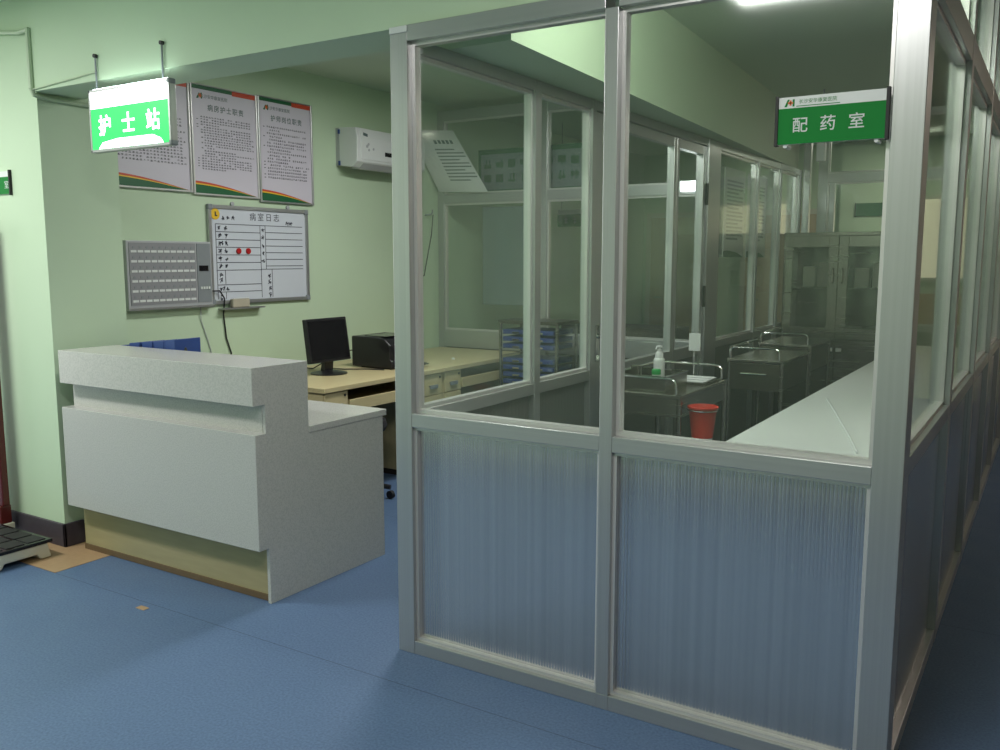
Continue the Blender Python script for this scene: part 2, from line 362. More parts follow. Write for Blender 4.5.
pr_ = thing('glazed_partition', 'aluminium-framed glass partition along the corridor at the picture right edge', 'partition', (1.70, .11, 0))
YR = [.10, 1.20, 2.30, 3.40, 4.50, 5.62, 6.74, 7.86]
for i, y in enumerate(YR[1:]):
    B(1.670, y - .03, 0, 1.746, y + .03, CZ - .005).build('mullion', 'alu', pr_, bevel=.002)
B(1.668, .276, 2.309, 1.746, .33, CZ - .005).build('mullion', 'alu', pr_, bevel=.002)
for i in range(len(YR) - 1):
    a, b = YR[i] + (.0 if i == 0 else .03), YR[i + 1] - .03
    B(1.672, a, 0, 1.744, b, ZB).build('bottom_rail', 'aluh', pr_, bevel=.002)
    B(1.672, a, .895, 1.744, b, .947).build('sill_rail', 'aluh', pr_, bevel=.002)
    B(1.672, a, 2.21, 1.744, b, 2.30).build('transom_rail', 'aluh', pr_, bevel=.002)
    glazing(pr_, a, b, .947, 2.21, 'y', 1.708)
    ribbed(pr_, a + .004, b - .004, ZB, .895, 'y', 1.715, .03, .0006, 'lower_panel', 1)
    a2 = .33 if i == 0 else a
    B(1.672, a2, CZ - .055, 1.744, b, CZ - .005).build('header_rail', 'aluh', pr_, bevel=.002)
    glazing(pr_, a2, b, 2.30, CZ - .055, 'y', 1.708)

pb = thing('glazed_partition', 'dim aluminium-framed glass partition behind the steel cabinet', 'partition', (.9, 5.70, 0))
for x0, x1 in ((.07, .13), (.20, .28), (.95, 1.00), (1.60, 1.668)):
    B(x0, 5.70, 0, x1, 5.76, 2.74).build('mullion', 'alu', pb, bevel=.002)
B(.30, 5.705, .932, .345, 5.755, 2.16).build('mullion', 'alu', pb, bevel=.002)
for x0, x1 in ((.28, .95), (1.00, 1.60)):
    B(x0, 5.702, 2.16, x1, 5.758, 2.24).build('transom_rail', 'aluh', pb, bevel=.002)
    B(x0, 5.702, ZS0, x1, 5.758, ZS1).build('sill_rail', 'aluh', pb, bevel=.002)
    B(x0, 5.702, 0, x1, 5.758, ZB).build('bottom_rail', 'aluh', pb, bevel=.002)
    B(x0, 5.702, 2.69, x1, 5.758, 2.74).build('header_rail', 'aluh', pb, bevel=.002)
    glazing(pb, x0, x1, ZS1, 2.16, 'x', 5.73); glazing(pb, x0, x1, 2.24, 2.69, 'x', 5.73)
    ribbed(pb, x0 + .004, x1 - .004, ZB, ZS0, 'x', 5.73, .03, m='shaderibs')

pe = thing('glazed_partition', 'aluminium-framed glass partition closing the far end of the nurse station', 'partition', (-1.2, 3.60, 0))
EY0, EY1 = 3.60, 3.66
for x0, x1 in ((-2.42, -2.36), (-1.42, -1.37), (-.09, -.03)):
    B(x0, EY0, 0, x1, EY1, 2.71).build('mullion', 'alu', pe, bevel=.002)
for x0, x1 in ((-2.36, -1.42), (-1.37, -.09)):
    for n, z0, z1 in (('bottom_rail', 0, ZB), ('sill_rail', .755, .90), ('transom_rail', 1.955, 2.03), ('header_rail', 2.63, 2.71)):
        B(x0, EY0 + .002, z0, x1, EY1 - .002, z1).build(n, 'aluh', pe, bevel=.002)
    glazing(pe, x0, x1, .90, 1.955, 'x', 3.63); glazing(pe, x0, x1, 2.03, 2.63, 'x', 3.63)
    ribbed(pe, x0 + .004, x1 - .004, ZB, .755, 'x', 3.63, .03, m='shaderibs')

# ------------------------------------------------------------------ reception counter
CX = -.759
ct = thing('reception_counter', 'white speckled stone reception counter with stepped top beside the column', 'counter', (-1.45, .42, 0))
B(-2.14, -.006, .883, CX, .320, 1.047).build('upper_ledge', 'stone', ct, bevel=.002)
B(-2.135, .060, .755, CX - .018, .10, .885).build('recessed_band', 'stone', ct)
B(-2.15, .002, .251, CX, .062, .759).build('front_panel', 'stone', ct, bevel=.002)
B(-2.14, .080, .03, CX - .018, .10, .255).build('kick_panel', 'kick', ct)
B(-2.14, .074, .002, CX - .018, .10, .03).build('kick_base', 'kickbase', ct)
MB().prism([(.0595, 0), (.836, 0), (.836, .72), (.318, .72), (.318, .885), (.062, .885), (.062, .757), (.0595, .25)], 'x', CX - .018, CX).build('end_panel', 'stone', ct, bevel=.001)
MB().prism([(.12, 0), (.836, 0), (.836, .72), (.12, .72)], 'x', -2.14, -2.105).build('far_end_panel', 'stone', ct)
B(-2.14, .318, .72, CX + .004, .862, .751).build('work_top', 'stone', ct, bevel=.002)
B(-2.105, .60, .06, CX - .035, .62, .72).build('back_board', 'kick', ct)

# blue file boxes behind the upper ledge, standing on the work top
fb = None
specs = [(-2.105, .335, .300, 'lowest blue file box, next to the column behind the counter ledge'),
         (-2.01, .335, .318, 'second blue file box from the column behind the counter ledge'),
         (-1.918, .345, .326, 'middle one of the five blue file boxes behind the counter ledge'),
         (-1.825, .345, .333, 'fourth blue file box from the column behind the counter ledge'),
         (-1.732, .34, .345, 'tallest blue file box, end of the row away from the column')]
for i, (x, y, h, lab) in enumerate(specs):
    if fb is None:
        fb = thing('file_box', lab, 'file box', (x, y, .751), 'blue file boxes on the counter', local=True)
        MB().prism([(-.042, 0), (.042, 0), (.042, .35), (-.042, .34)], 'y', 0, .16).build('box_body', 'blue', fb, bevel=.003)
        MB().box(-.028, -.0012, .10, .028, 0.0, .20).build('spine_label', 'paperw', fb)
        MB().lathe([(.012, -.0016), (.012, 0)], (0, 0, .05), 14, 'y').build('finger_ring', 'chrome', fb)
        o = fb
    else: o = dup(fb, (x, y, .751), lab)
    o.scale = (1, 1, h / .35)
tag(MB().lathe([(.012, 0), (.012, .03), (.009, .035), (.009, .29), (.004, .305)], (-1.645, .37, .751), 10).build('marker_pen', 'black', smooth=True, off=(-1.645, .37, .751)),
    'black pen standing at the end of the blue file boxes', 'pen')

# ------------------------------------------------------------------ desks along the left wall
def make_desk(y0, y1, lab, loc):
    d = thing('office_desk', lab, 'desk', loc)
    X0, X1 = -2.405, -1.50
    B(X0, y0, .72, X1, y1, .75).build('desktop', 'oak', d, bevel=.003)
    for s, (a, b) in enumerate(((y0 + .02, y0 + .22), (y1 - .22, y1 - .005))):
        B(X0 + .02, a, .04, X1 - .03, b, .72).build('pedestal', 'oak', d, bevel=.002)
        dw = B(X1 - .03, a + .004, .575, X1 - .014, b - .004, .715).build('drawer', 'oak', d, bevel=.002)
        m = MB().box(X1 - .014, (a + b) / 2 - .045, .635, X1 - .004, (a + b) / 2 + .045, .642).box(X1 - .006, (a + b) / 2 - .045, .618, X1 - .002, (a + b) / 2 + .045, .642)
        m.build('handle', 'grey', dw)
        MB().lathe([(.008, -.014), (.008, -.009)], (X1, b - .03, .69), 12, 'x').build('lock', 'rubber', dw)
        do = B(X1 - .03, a + .004, .05, X1 - .014, b - .004, .568).build('pedestal_door', 'oak', d, bevel=.002)
        MB().box(X1 - .014, b - .05, .42, X1 - .004, b - .042, .52).build('handle', 'grey', do)
        B(X0 + .04, a + .01, 0, X1 - .06, b - .01, .04).build('plinth', 'dark', d)
    a, b = y0 + .225, y1 - .225
    B(X0 + .10, a, .60, X1 - .02, b, .615).build('keyboard_tray', 'oak', d)
    B(X1 - .02, a, .585, X1 - .005, b, .655).build('tray_front', 'oak', d, bevel=.002)
    B(X0 + .03, a, .20, X0 + .05, b, .72).build('modesty_board', 'dark', d)
    return d
make_desk(1.205, 2.395, 'pale oak desk under the whiteboard carrying monitor and printer', (-1.95, 1.8, 0))
make_desk(2.40, 3.585, 'pale oak desk seen through glass, beyond the printer desk', (-1.95, 3.0, 0))

mo = thing('computer_monitor', 'black flat computer monitor on the pale oak desk', 'monitor', (-1.97, 1.71, .75))
MB().prism([(-1.968, .828), (-1.932, .832), (-1.972, 1.116), (-2.004, 1.112)], 'y', 1.548, 1.928).build('housing', 'black', mo, bevel=.006)
MB().prism([(-1.9350, .850), (-1.9334, .850), (-1.9688, 1.100), (-1.9704, 1.100)], 'y', 1.564, 1.912).build('screen', 'screen', mo)
MB().prism([(-2.00, .76), (-1.96, .76), (-1.945, .92), (-1.97, .92)], 'y', 1.70, 1.78).build('stand_neck', 'black', mo, bevel=.004)
MB().lathe([(.12, .75), (.12, .757), (.05, .772), (.03, .775)], (-1.96, 1.74, 0), 28).build('stand_base', 'black', mo, smooth=True)
prn = thing('laser_printer', 'black desktop laser printer beside the monitor', 'printer', (-1.90, 2.28, .75))
MB().prism([(-2.08, .758), (-1.72, .758), (-1.72, .80), (-1.735, .82), (-1.735, .915), (-1.78, .955), (-1.86, .968), (-2.08, .968)], 'y', 2.10, 2.46).build('printer_body', 'black', prn, bevel=.008)
B(-1.99, 2.14, .9685, -1.80, 2.42, .972).build('output_tray', 'screen', prn)
MB().prism([(-1.735, .765), (-1.64, .765), (-1.64, .772), (-1.735, .79)], 'y', 2.15, 2.41).build('paper_tray', 'black', prn, bevel=.003)
B(-1.73, 2.17, .7795, -1.66, 2.39, .7805).build('paper_sheet', 'paperw', prn)
B(-2.02, 2.13, .75, -1.76, 2.43, .758).build('feet', 'rubber', prn)
tag(MB().tube([(-2.06, 2.095, .87), (-2.14, 2.02, .86), (-2.2, 1.95, .78), (-2.15, 1.90, .757), (-2.0, 1.93, .757), (-1.86, 2.02, .757), (-1.75, 2.05, .757)], .004).build('printer_cable', 'rubber', smooth=True),
    'black cable looping from the printer onto the desk', 'cable')
tag(MB().tube([(-1.975, 1.75, .90), (-2.04, 1.79, .86), (-2.10, 1.82, .80), (-2.2, 1.84, .757), (-2.38, 1.86, .757)], .004).build('monitor_cable', 'rubber', smooth=True),
    'black cable behind the monitor stand', 'cable')
tag(MB().lathe([(.012, .75), (.012, .757), (.004, .763)], (-1.75, 2.86, 0), 12).build('small_cap', 'white', smooth=True),
    'tiny white cap lying on the far oak desk', 'cap')
st = thing('rolling_stool', 'black rolling office stool under the desk behind the counter end', 'stool', (-1.61, 1.60, 0))
MB().lathe([(.05, .425), (.18, .43), (.195, .46), (.185, .495), (.10, .505), (.0, .506)], (-1.61, 1.60, 0), 28).build('seat', 'fabric', st, smooth=True)
MB().cyl((-1.61, 1.60, 0), .025, .09, .43).build('gas_column', 'chrome', st, smooth=True)
for k in range(5):
    a = math.radians(72 * k + 20); c, s_ = math.cos(a), math.sin(a)
    l = MB().tube([(-1.61, 1.60, .10), (-1.61 + .22 * c, 1.60 + .22 * s_, .075)], .016).build('base_leg', 'black', st, smooth=True)
    MB().lathe([(.026, -.012), (.026, .012)], (-1.61 + .22 * c, 1.60 + .22 * s_, .028), 14, 'y').build('caster', 'rubber', l, smooth=True)

# ------------------------------------------------------------------ things on the left wall (plane x = WX, facing +x)
WX = -2.42; YV = (0, 1, 0); ZV = (0, 0, 1)
cp = thing('nurse_call_panel', 'grey wall-mounted nurse call panel with rows of small lamps', 'call panel', (WX, .88, 1.41))
B(WX, .575, 1.215, WX + .045, 1.165, 1.602).build('housing', 'lgrey', cp, bevel=.004)
B(WX + .045, .590, 1.235, WX + .049, 1.045, 1.590).build('lamp_field', 'cell', cp)
m = MB(); m2 = MB()
for r in range(6):
    z = 1.252 + r * .0565
    for k in range(10):
        y = .60 + k * .0443
        if r == k == 0:
            c0 = B(WX + .049, y, z, WX + .0515, y + .037, z + .013).build('name_strip', 'white', cp); l0 = B(WX + .049, y + .012, z + .022, WX + .0505, y + .026, z + .034).build('lamp_lens', 'grey', cp)
        else:
            for q in (c0, l0):
                d = q.copy(); COL.objects.link(d); d.parent = cp; d.location = (0, k * .0443, r * .0565)

B(WX + .045, 1.055, 1.235, WX + .049, 1.155, 1.590).build('control_field', 'grey', cp)
B(WX + .049, 1.068, 1.425, WX + .052, 1.135, 1.458).build('display', 'screen', cp)
for k in range(4): B(WX + .049, 1.072 + k * .019, 1.315, WX + .055, 1.085 + k * .019, 1.33).build('button', 'white', cp)
B(WX, .570, 1.205, WX + .055, 1.170, 1.218).build('bottom_rail', 'alu', cp)

Y0, Y1, Z0, Z1 = 1.178, 2.035, 1.215, 1.832
wb = thing('whiteboard', 'white handwritten ward board in grey frame above the desk', 'whiteboard', (WX, 1.6, 1.5))
B(WX, Y0 + .01, Z0 + .01, WX + .012, Y1 - .01, Z1 - .01).build('writing_surface', 'board', wb)
m = MB().box(WX, Y0, Z0, WX + .022, Y0 + .022, Z1).box(WX, Y1 - .022, Z0, WX + .022, Y1, Z1).box(WX, Y0 + .022, Z0, WX + .022, Y1 - .022, Z0 + .022).box(WX, Y0 + .022, Z1 - .022, WX + .022, Y1 - .022, Z1)
m.build('frame', 'alu', wb)
for y in (Y0 - .003, Y1 - .032):
    for z in (Z0 - .003, Z1 - .032): B(WX - .0, y, z, WX + .026, y + .035, z + .035).build('corner_cap', 'grey', wb, bevel=.006)
for y in (1.38, 1.86): MB().cyl((WX + .006, y, Z1 + .012), .014, -.006, .006, 'x', 12).build('hanging_tab', 'lgrey', wb)
B(WX, 1.24, Z0 - .035, WX + .06, 1.58, Z0 - .025).build('pen_tray', 'alu', wb)
xs = WX + .0125
def ln(m, y0, z0, y1, z1, t=.004): m.box(xs, min(y0, y1) - (t / 2 if y0 == y1 else 0), min(z0, z1) - (t / 2 if z0 == z1 else 0), xs + .0006, max(y0, y1) + (t / 2 if y0 == y1 else 0), max(z0, z1) + (t / 2 if z0 == z1 else 0))
g = MB(); ya, yb, yc, yd, ye = 1.235, 1.60, 1.645, 1.985, 1.30
zt = 1.715; ln(g, ya, zt, yd, zt)
for k in range(1, 7): ln(g, ya, zt - .048 * k, yb, zt - .048 * k)
for k in range(1, 7): ln(g, yc, zt - .044 * k, yd, zt - .044 * k)
ln(g, ya, zt, ya, Z0 + .03); ln(g, yb, zt, yb, Z0 + .03); ln(g, yc, zt, yc, 1.43); ln(g, yb, 1.43, yd, 1.43)
ln(g, ye, 1.427, ye, 1.34); ln(g, ya, 1.335, yb, 1.335); ln(g, ya, 1.29, yb, 1.29); ln(g, ye, 1.29, ye, Z0 + .03); ln(g, yc + .05, 1.43, yc + .05, Z0 + .03)
g.build('ruled_lines', 'ink', wb)
hw = MB()
def scrib(y, z, s, n=5):
    for _ in range(n):
        a = random.random() * math.pi; c, q = math.cos(a), math.sin(a); L_ = s * random.uniform(.25, .5)
        py, pz = y + random.uniform(-.25, .25) * s, z + random.uniform(-.3, .3) * s
        hw.tube([(xs, py - c * L_, pz - q * L_), (xs + .0004, py, pz + .1 * s), (xs, py + c * L_, pz + q * L_)], .0022, 4)
hw.text('病室日志', .055, (xs, 1.645, 1.765), YV, ZV, .0004, 1.5)
for y in (1.30, 1.335, 1.375): scrib(y, 1.755, .026)
for y in (1.84, 1.86, 1.88): scrib(y, 1.735, .022)
for k in range(6):
    for y in ((1.265, 1.315) if k != 2 else (1.265, 1.285, 1.315)): scrib(y, zt - .024 - .048 * k, .026, 6)
for k in range(5): scrib(1.622, zt - .03 - .05 * k, .026, 5)
for z in (1.40, 1.365): scrib(1.265, z, .026, 6)
for y in (1.26, 1.285, 1.31): scrib(y, 1.312, .026, 5)
for z in (1.265, 1.245): scrib(1.265, z, .024, 5)
for k in range(4): scrib(1.672, 1.39 - .042 * k, .028, 6)
hw.build('handwritten_lettering', 'ink', wb)
mg = tag(MB().lathe([(.019, .0125), (.019, .02), (.016, .023)], (0, 0, 0), 20, 'x').build('board_magnet', 'magred', smooth=True), 'red round magnet on the whiteboard, nearer the call panel', 'magnet', 'red magnets on the whiteboard')
mg.location = (WX, 1.412, 1.548)
mg2 = mg.copy(); COL.objects.link(mg2); mg2.location = (WX, 1.492, 1.548); mg2['label'] = 'red round magnet on the whiteboard, nearer the middle column of writing'
ys = thing('round_badge', 'yellow round badge stuck in the top corner of the whiteboard', 'badge', (WX + .0125, 1.235, 1.775))
MB().lathe([(.034, 0), (.034, .004)], (WX + .0125, 1.235, 1.775), 24, 'x').build('disc', 'yellow', ys)
MB().box(WX + .0165, 1.230, 1.762, WX + .0172, 1.240, 1.79).box(WX + .0165, 1.235, 1.762, WX + .0172, 1.25, 1.769).build('mark', 'ink', ys)
er = thing('board_eraser', 'beige felt board eraser on the whiteboard tray', 'eraser', (WX + .03, 1.39, Z0 - .025))
B(WX + .024, 1.315, Z0 - .025, WX + .055, 1.455, Z0 + .03).build('felt_block', 'eraser', er, bevel=.006)
B(WX + .045, 1.32, Z0 + .03, WX + .055, 1.45, Z0 + .036).build('grip', 'white', er, bevel=.002)
tag(MB().tube([(WX + .03, 1.17, 1.30), (WX + .035, 1.23, 1.30), (WX + .03, 1.27, 1.25), (WX + .008, 1.275, 1.15), (WX + .008, 1.29, 1.0), (WX + .008, 1.325, .90), (WX + .008, 1.31, .76)], .0045).build('power_cord', 'rubber', smooth=True),
    'black cord hanging down the wall below the whiteboard', 'cord')
tag(MB().tube([(WX + .02, 1.09, 1.205), (WX + .006, 1.10, 1.12), (WX + .006, 1.15, .98), (WX + .006, 1.20, .80)], .003).build('call_panel_wire', 'lgrey', smooth=True),
    'thin grey wire running down from the call panel', 'wire')

def poster(y0, y1, z0, z1, lab, title, lines, seed, thin=False):
    rnd = random.Random(seed); p = thing('framed_poster', lab, 'poster', (WX, (y0 + y1) / 2, z0), 'regulation posters on the left wall')
    B(WX, y0 + .008, z0 + .008, WX + .012, y1 - .008, z1 - .008).build('printed_sheet', 'paper', p)
    B(WX, y0, z0, WX + .022, y0 + .014, z1).box(WX, y1 - .014, z0, WX + .022, y1, z1).box(WX, y0 + .014, z0, WX + .022, y1 - .014, z0 + .012).box(WX, y0 + .014, z1 - .008, WX + .022, y1 - .014, z1).build('frame', 'beadalu' if not thin else 'alu', p, bevel=.005)
    x = WX + .012; w_ = y1 - y0
    B(x, y0 + .014, z1 - .03, x + .001, y0 + w_ * .62, z1 - .008).build('green_band', 'dgreen', p)
    B(x, y0 + w_ * .62, z1 - .036, x + .001, y1 - .014, z1 - .008).build('red_band', 'red', p)
    def swoosh(nm, mt, h0, h1, dx):
        up = []; lo = []
        for i in range(13):
            t = i / 12; yy = y0 + .014 + t * (w_ - .028)
            up.append((yy, z0 + .012 + max(.0, h0 * (1 - t) ** 1.15 * (1 + .9 * t)))); lo.append((yy, z0 + .012 + max(-.0, h1 * (1 - t) ** 1.15 * (1 + .9 * t))))
        MB().prism(lo + up[::-1], 'x', x, x + dx).build(nm, mt, p)
    swoosh('green_swoosh', 'dgreen', .052, 0, .0010); swoosh('yellow_swoosh', 'yellow', .060, .052, .0011); swoosh('red_swoosh', 'red', .073, .060, .0010)
    lg = MB().prism([(y0 + .05, z1 - .085), (y0 + .066, z1 - .085), (y0 + .076, z1 - .058), (y0 + .072, z1 - .05)], 'x', x, x + .001)
    lg.prism([(y0 + .085, z1 - .085), (y0 + .094, z1 - .085), (y0 + .094, z1 - .05), (y0 + .085, z1 - .05)], 'x', x, x + .001); lg.build('logo', 'dgreen', p)
    MB().box(x, y0 + .068, z1 - .072, x + .0014, y0 + .090, z1 - .062).box(x, y0 + .074, z1 - .080, x + .0014, y0 + .084, z1 - .054).build('logo_cross', 'orange', p)
    MB().text('长沙安华康复医院', .026, (x, y0 + .185, z1 - .070), YV, ZV, .0006).build('heading', 'inkg', p)
    MB().text(title, .043, (x, (y0 + y1) / 2 + .01, z1 - .135), YV, ZV, .0006, 1.25, .0004).build('title', 'inkg', p)
    t = MB(); zz = z1 - .19; st_ = (z1 - .20 - (z0 + .135)) / lines
    for i in range(lines):
        full = rnd.random() > .3; ln_ = 19 if full else rnd.randint(5, 14); yy = y0 + .075 if rnd.random() > .25 else y0 + .10
        if rnd.random() < .4: t.box(x, y0 + .045, zz - st_ * .2, x + .0006, y0 + .058, zz + st_ * .05)
        for k in range(ln_):
            gw = (w_ - .13) / 19 * .78; a = yy + k * (w_ - .13) / 19
            if a + gw > y1 - .03: break
            if rnd.random() < .06: continue
            gh = min(.0145, st_ * .55)
            t.box(x, a, zz - gh * rnd.uniform(.2, .5), x + .0006, a + gw, zz - gh * .12); t.box(x, a + gw * rnd.uniform(.0, .3), zz + gh * .15, x + .0006, a + gw * rnd.uniform(.7, 1), zz + gh * .42)
            if rnd.random() < .7: t.box(x, a + gw * .38, zz - gh * .5, x + .0006, a + gw * .58, zz + gh * .5)
        zz -= st_
    t.build('body_lettering', 'ink', p)
    return p
poster(.50, 1.075, 1.895, 2.545, 'printed poster half hidden behind the lit green sign', '病区护士长职责', 17, 3)
poster(1.08, 1.607, 1.885, 2.545, 'middle framed poster of dense text above the whiteboard', '病房护士职责', 21, 5)
poster(1.612, 2.105, 1.868, 2.55, 'framed poster nearest the air conditioner, ending the row', '护师岗位职责', 17, 9, True)

ac = thing('air_conditioner', 'white split air conditioner high on the left wall', 'air conditioner', (WX, 2.75, 2.2))
B(WX, 2.36, 2.165, WX + .03, 3.16, 2.43).build('back_plate', 'lgrey', ac)
MB().prism([(WX + .03, 2.165), (WX + .15, 2.15), (WX + .20, 2.19), (WX + .205, 2.36), (WX + .19, 2.425), (WX + .03, 2.435)], 'y', 2.36, 3.16).build('casing', 'white', ac, bevel=.006)
MB().prism([(WX + .2005, 2.205), (WX + .207, 2.205), (WX + .211, 2.36), (WX + .196, 2.418), (WX + .188, 2.418)], 'y', 2.40, 3.12).build('front_cover', 'white', ac, bevel=.003)
MB().prism([(WX + .06, 2.150), (WX + .15, 2.143), (WX + .19, 2.18), (WX + .17, 2.175)], 'y', 2.44, 3.08).build('louver', 'lgrey', ac)
B(WX + .208, 2.66, 2.245, WX + .2125, 2.82, 2.275).build('display', 'screen', ac)
MB().prism([(2.42, 2.372), (2.465, 2.365), (2.465, 2.385), (2.42, 2.392)], 'x', WX + .209, WX + .2115).build('label', 'inkg', ac)
fl = MB()
for yy, zz, r in ((2.46, 2.30, .012), (2.475, 2.315, .010), (2.48, 2.275, .009), (2.53, 2.285, .009)): fl.lathe([(r, .2075), (r, .2118)], (WX, yy, zz), 10, 'x')
fl.build('flower_pattern', 'lgrey', ac)
for z in (2.40, 2.18): B(WX + .028, 2.352, z - .012, WX + .042, 2.362, z + .018).build('blue_tape', 'blue', ac)

# sheet hung across the corner, and hook with cable on the wall end
v = []; n = 8
TL, TR, BR, BL = Vector((-2.405, 3.20, 2.515)), Vector((-2.235, 3.565, 2.54)), Vector((-1.905, 3.585, 2.034)), Vector((-2.385, 3.575, 2.052))
ns = thing('notice_sheet', 'white printed notice sheet slung across the far corner above the glass', 'notice', TL)
def sheet(u, t, lift=0):
    p = TL.lerp(TR, u).lerp(BL.lerp(BR, u), t); return p + Vector((.55, -.78, .3)).normalized() * lift
vs = []; fs = []
for k, lf in enumerate((0, .004)):
    for i in range(n + 1):
        for j in range(n + 1): vs.append(sheet(i / n, j / n, lf))
q = (n + 1) ** 2
for i in range(n):
    for j in range(n):
        a = i * (n + 1) + j; fs += [(a, a + 1, a + n + 2, a + n + 1), (q + a, q + a + n + 1, q + a + n + 2, q + a + 1)]
for i in range(n):
    for a, b in ((i, i + 1), (n * (n + 1) + i, n * (n + 1) + i + 1), (i * (n + 1), (i + 1) * (n + 1)), (i * (n + 1) + n, (i + 1) * (n + 1) + n)): fs.append((a, b, q + b, q + a))
MB().add(vs, fs).build('sheet', 'paperw', ns)
t = MB()
def bar(u0, u1, t0, t1): t.add([sheet(u0, t0, .0052), sheet(u1, t0, .0052), sheet(u1, t1, .0052), sheet(u0, t1, .0052), sheet(u0, t0, .006), sheet(u1, t0, .006), sheet(u1, t1, .006), sheet(u0, t1, .006)],
      [(0, 3, 2, 1), (4, 5, 6, 7), (0, 1, 5, 4), (1, 2, 6, 5), (2, 3, 7, 6), (3, 0, 4, 7)])
for k in range(5): bar(.42 + k * .09, .48 + k * .09, .16, .22)
for r in range(10):
    e = .95 if r % 3 else .78
    u = .36
    while u < e: bar(u, u + .035, .30 + r * .055, .322 + r * .055); u += .043
t.build('printed_text', 'inkg', ns)
tag(MB().tube([(WX + .002, 3.42, 1.86), (WX + .06, 3.42, 1.86), (WX + .075, 3.42, 1.875), (WX + .075, 3.42, 1.90)], .007).build('wall_hook', 'grey', smooth=True), 'small metal hook on the wall below the notice sheet', 'hook')
tag(MB().tube([(WX + .075, 3.43, 1.86), (WX + .05, 3.44, 1.70), (WX + .02, 3.40, 1.45), (WX + .06, 3.32, 1.36), (WX + .05, 3.20, 1.36), (WX + .01, 3.12, 1.42), (WX + .008, 3.10, 1.5)], .004).build('wall_cable', 'rubber', smooth=True),
    'loose dark cable hanging on the wall beyond the partition post', 'cable')

# ------------------------------------------------------------------ signs
def ahlogo(x, y, z, s, par, m='sgreen'):
    MB().prism([(x, z), (x + .35 * s, z), (x + .72 * s, z + s), (x + .45 * s, z + s)], 'y', y, y - .001).prism([(x + 1.15 * s, z), (x + 1.42 * s, z), (x + 1.42 * s, z + s), (x + 1.15 * s, z + s)], 'y', y, y - .001).build('logo', m, par)
    MB().box(x + .5 * s, y, z + .38 * s, x + 1.22 * s, y - .0015, z + .64 * s).box(x + .73 * s, y, z + .15 * s, x + .99 * s, y - .0015, z + .87 * s).build('logo_cross', 'orange', par)
sx0, sx1, sy0, sy1, sz0, sz1 = -1.732, -1.168, -.03, .005, 1.980, 2.256
ls = thing('light_box_sign', 'lit green and white hanging light box sign above the counter', 'sign', (-1.42, -.06, 1.965))
B(sx0 + .006, sy0 + .004, sz0 + .006, sx1 - .006, sy1 - .004, sz1 - .006).build('box_core', 'white', ls)
MB().box(sx0, sy0, sz0, sx1, sy1, sz0 + .012).box(sx0, sy0, sz1 - .012, sx1, sy1, sz1).box(sx0, sy0, sz0, sx0 + .012, sy1, sz1).box(sx1 - .012, sy0, sz0, sx1, sy1, sz1).build('frame', 'alu', ls, bevel=.002)
for z in (sz0, sz1 - .022): B(sx1 - .018, sy0 - .001, z - .001, sx1 + .003, sy1 + .001, z + .023).build('corner_cap', 'grey', ls, bevel=.006)
zm = sz1 - .085
B(sx0 + .012, sy0 + .001, zm, sx1 - .012, sy0 + .006, sz1 - .012).build('white_face', 'litwhite', ls)
B(sx0 + .012, sy0 + .001, sz0 + .012, sx1 - .012, sy0 + .006, zm).build('green_face', 'litgreen', ls)
lt = MB()
for k, ch in enumerate('护士站'): lt.text(ch, .094, ((sx0 + sx1) / 2 - .002 + (k - 1) * .168, sy0 + .0005, sz0 + .108), (1, 0, 0), ZV, .0012, 1, .0014)
lt.build('lettering', 'litwhite', ls)
gl = MB().prism([(sx0 + .06, sz0 + .013), (sx1 - .05, sz0 + .013), (sx1 - .07, sz0 + .035), (sx1 - .12, sz0 + .052), (sx0 + .2, sz0 + .052), (sx0 + .09, sz0 + .04)], 'y', sy0 + .001, sy0 - .0008)
gl.build('lower_white_band', 'litwhite', ls)
B(sx0 + .02, sy0 + .012, sz1, sx1 - .02, sy1 - .010, sz1 + .004).build('top_diffuser', 'littop', ls)
for x in (-1.725, -1.256):
    r = MB().tube([(x, .012, sz1 - .02), (x, .012, 2.415)], .0045).build('hanging_rod', 'grey', ls, smooth=True)
    MB().lathe([(.009, 0), (.009, -.016)], (x, .02, 2.415), 12, 'y').build('hook_plate', 'rubber', r)

x0, x1, z0, z1, yy = 1.368, 1.662, 1.812, 1.938, -.012
ds = thing('room_sign', 'green and white dispensary sign with black ends on the front glass', 'sign', (1.51, yy, 1.81))
B(x0 + .008, yy, z0, x1 - .008, yy + .010, z1).build('sign_board', 'white', ds)
B(x0 + .008, yy - .001, z0, x1 - .008, yy, z1 - .030).build('green_face', 'sgreen', ds)
for x in (x0, x1 - .009): B(x, yy - .004, z0 - .004, x + .009, yy + .014, z1 + .004).build('end_cap', 'rubber', ds, bevel=.001)
lt = MB()
for k, ch in enumerate('配药室'): lt.text(ch, .043, ((x0 + x1) / 2 - .006 + (k - 1) * .073, yy - .001, z0 + .047), (1, 0, 0), ZV, .0006, 1, .0003)
lt.build('lettering', 'paperw', ds)
ahlogo(x0 + .024, yy, z1 - .0255, .019, ds)
MB().text('长沙安华康复医院', .0125, (x0 + .112, yy, z1 - .0145), (1, 0, 0), ZV, .0005).box(x0 + .056, yy - .0006, z1 - .0265, x0 + .170, yy, z1 - .0245).build('hospital_name', 'sgreen', ds)
for x in (x0 + .028, x1 - .03): MB().lathe([(.0055, 0), (.0055, .05)], (x, yy + .004, z0 - .004), 12, 'y').build('suction_peg', 'white', ds, smooth=True)

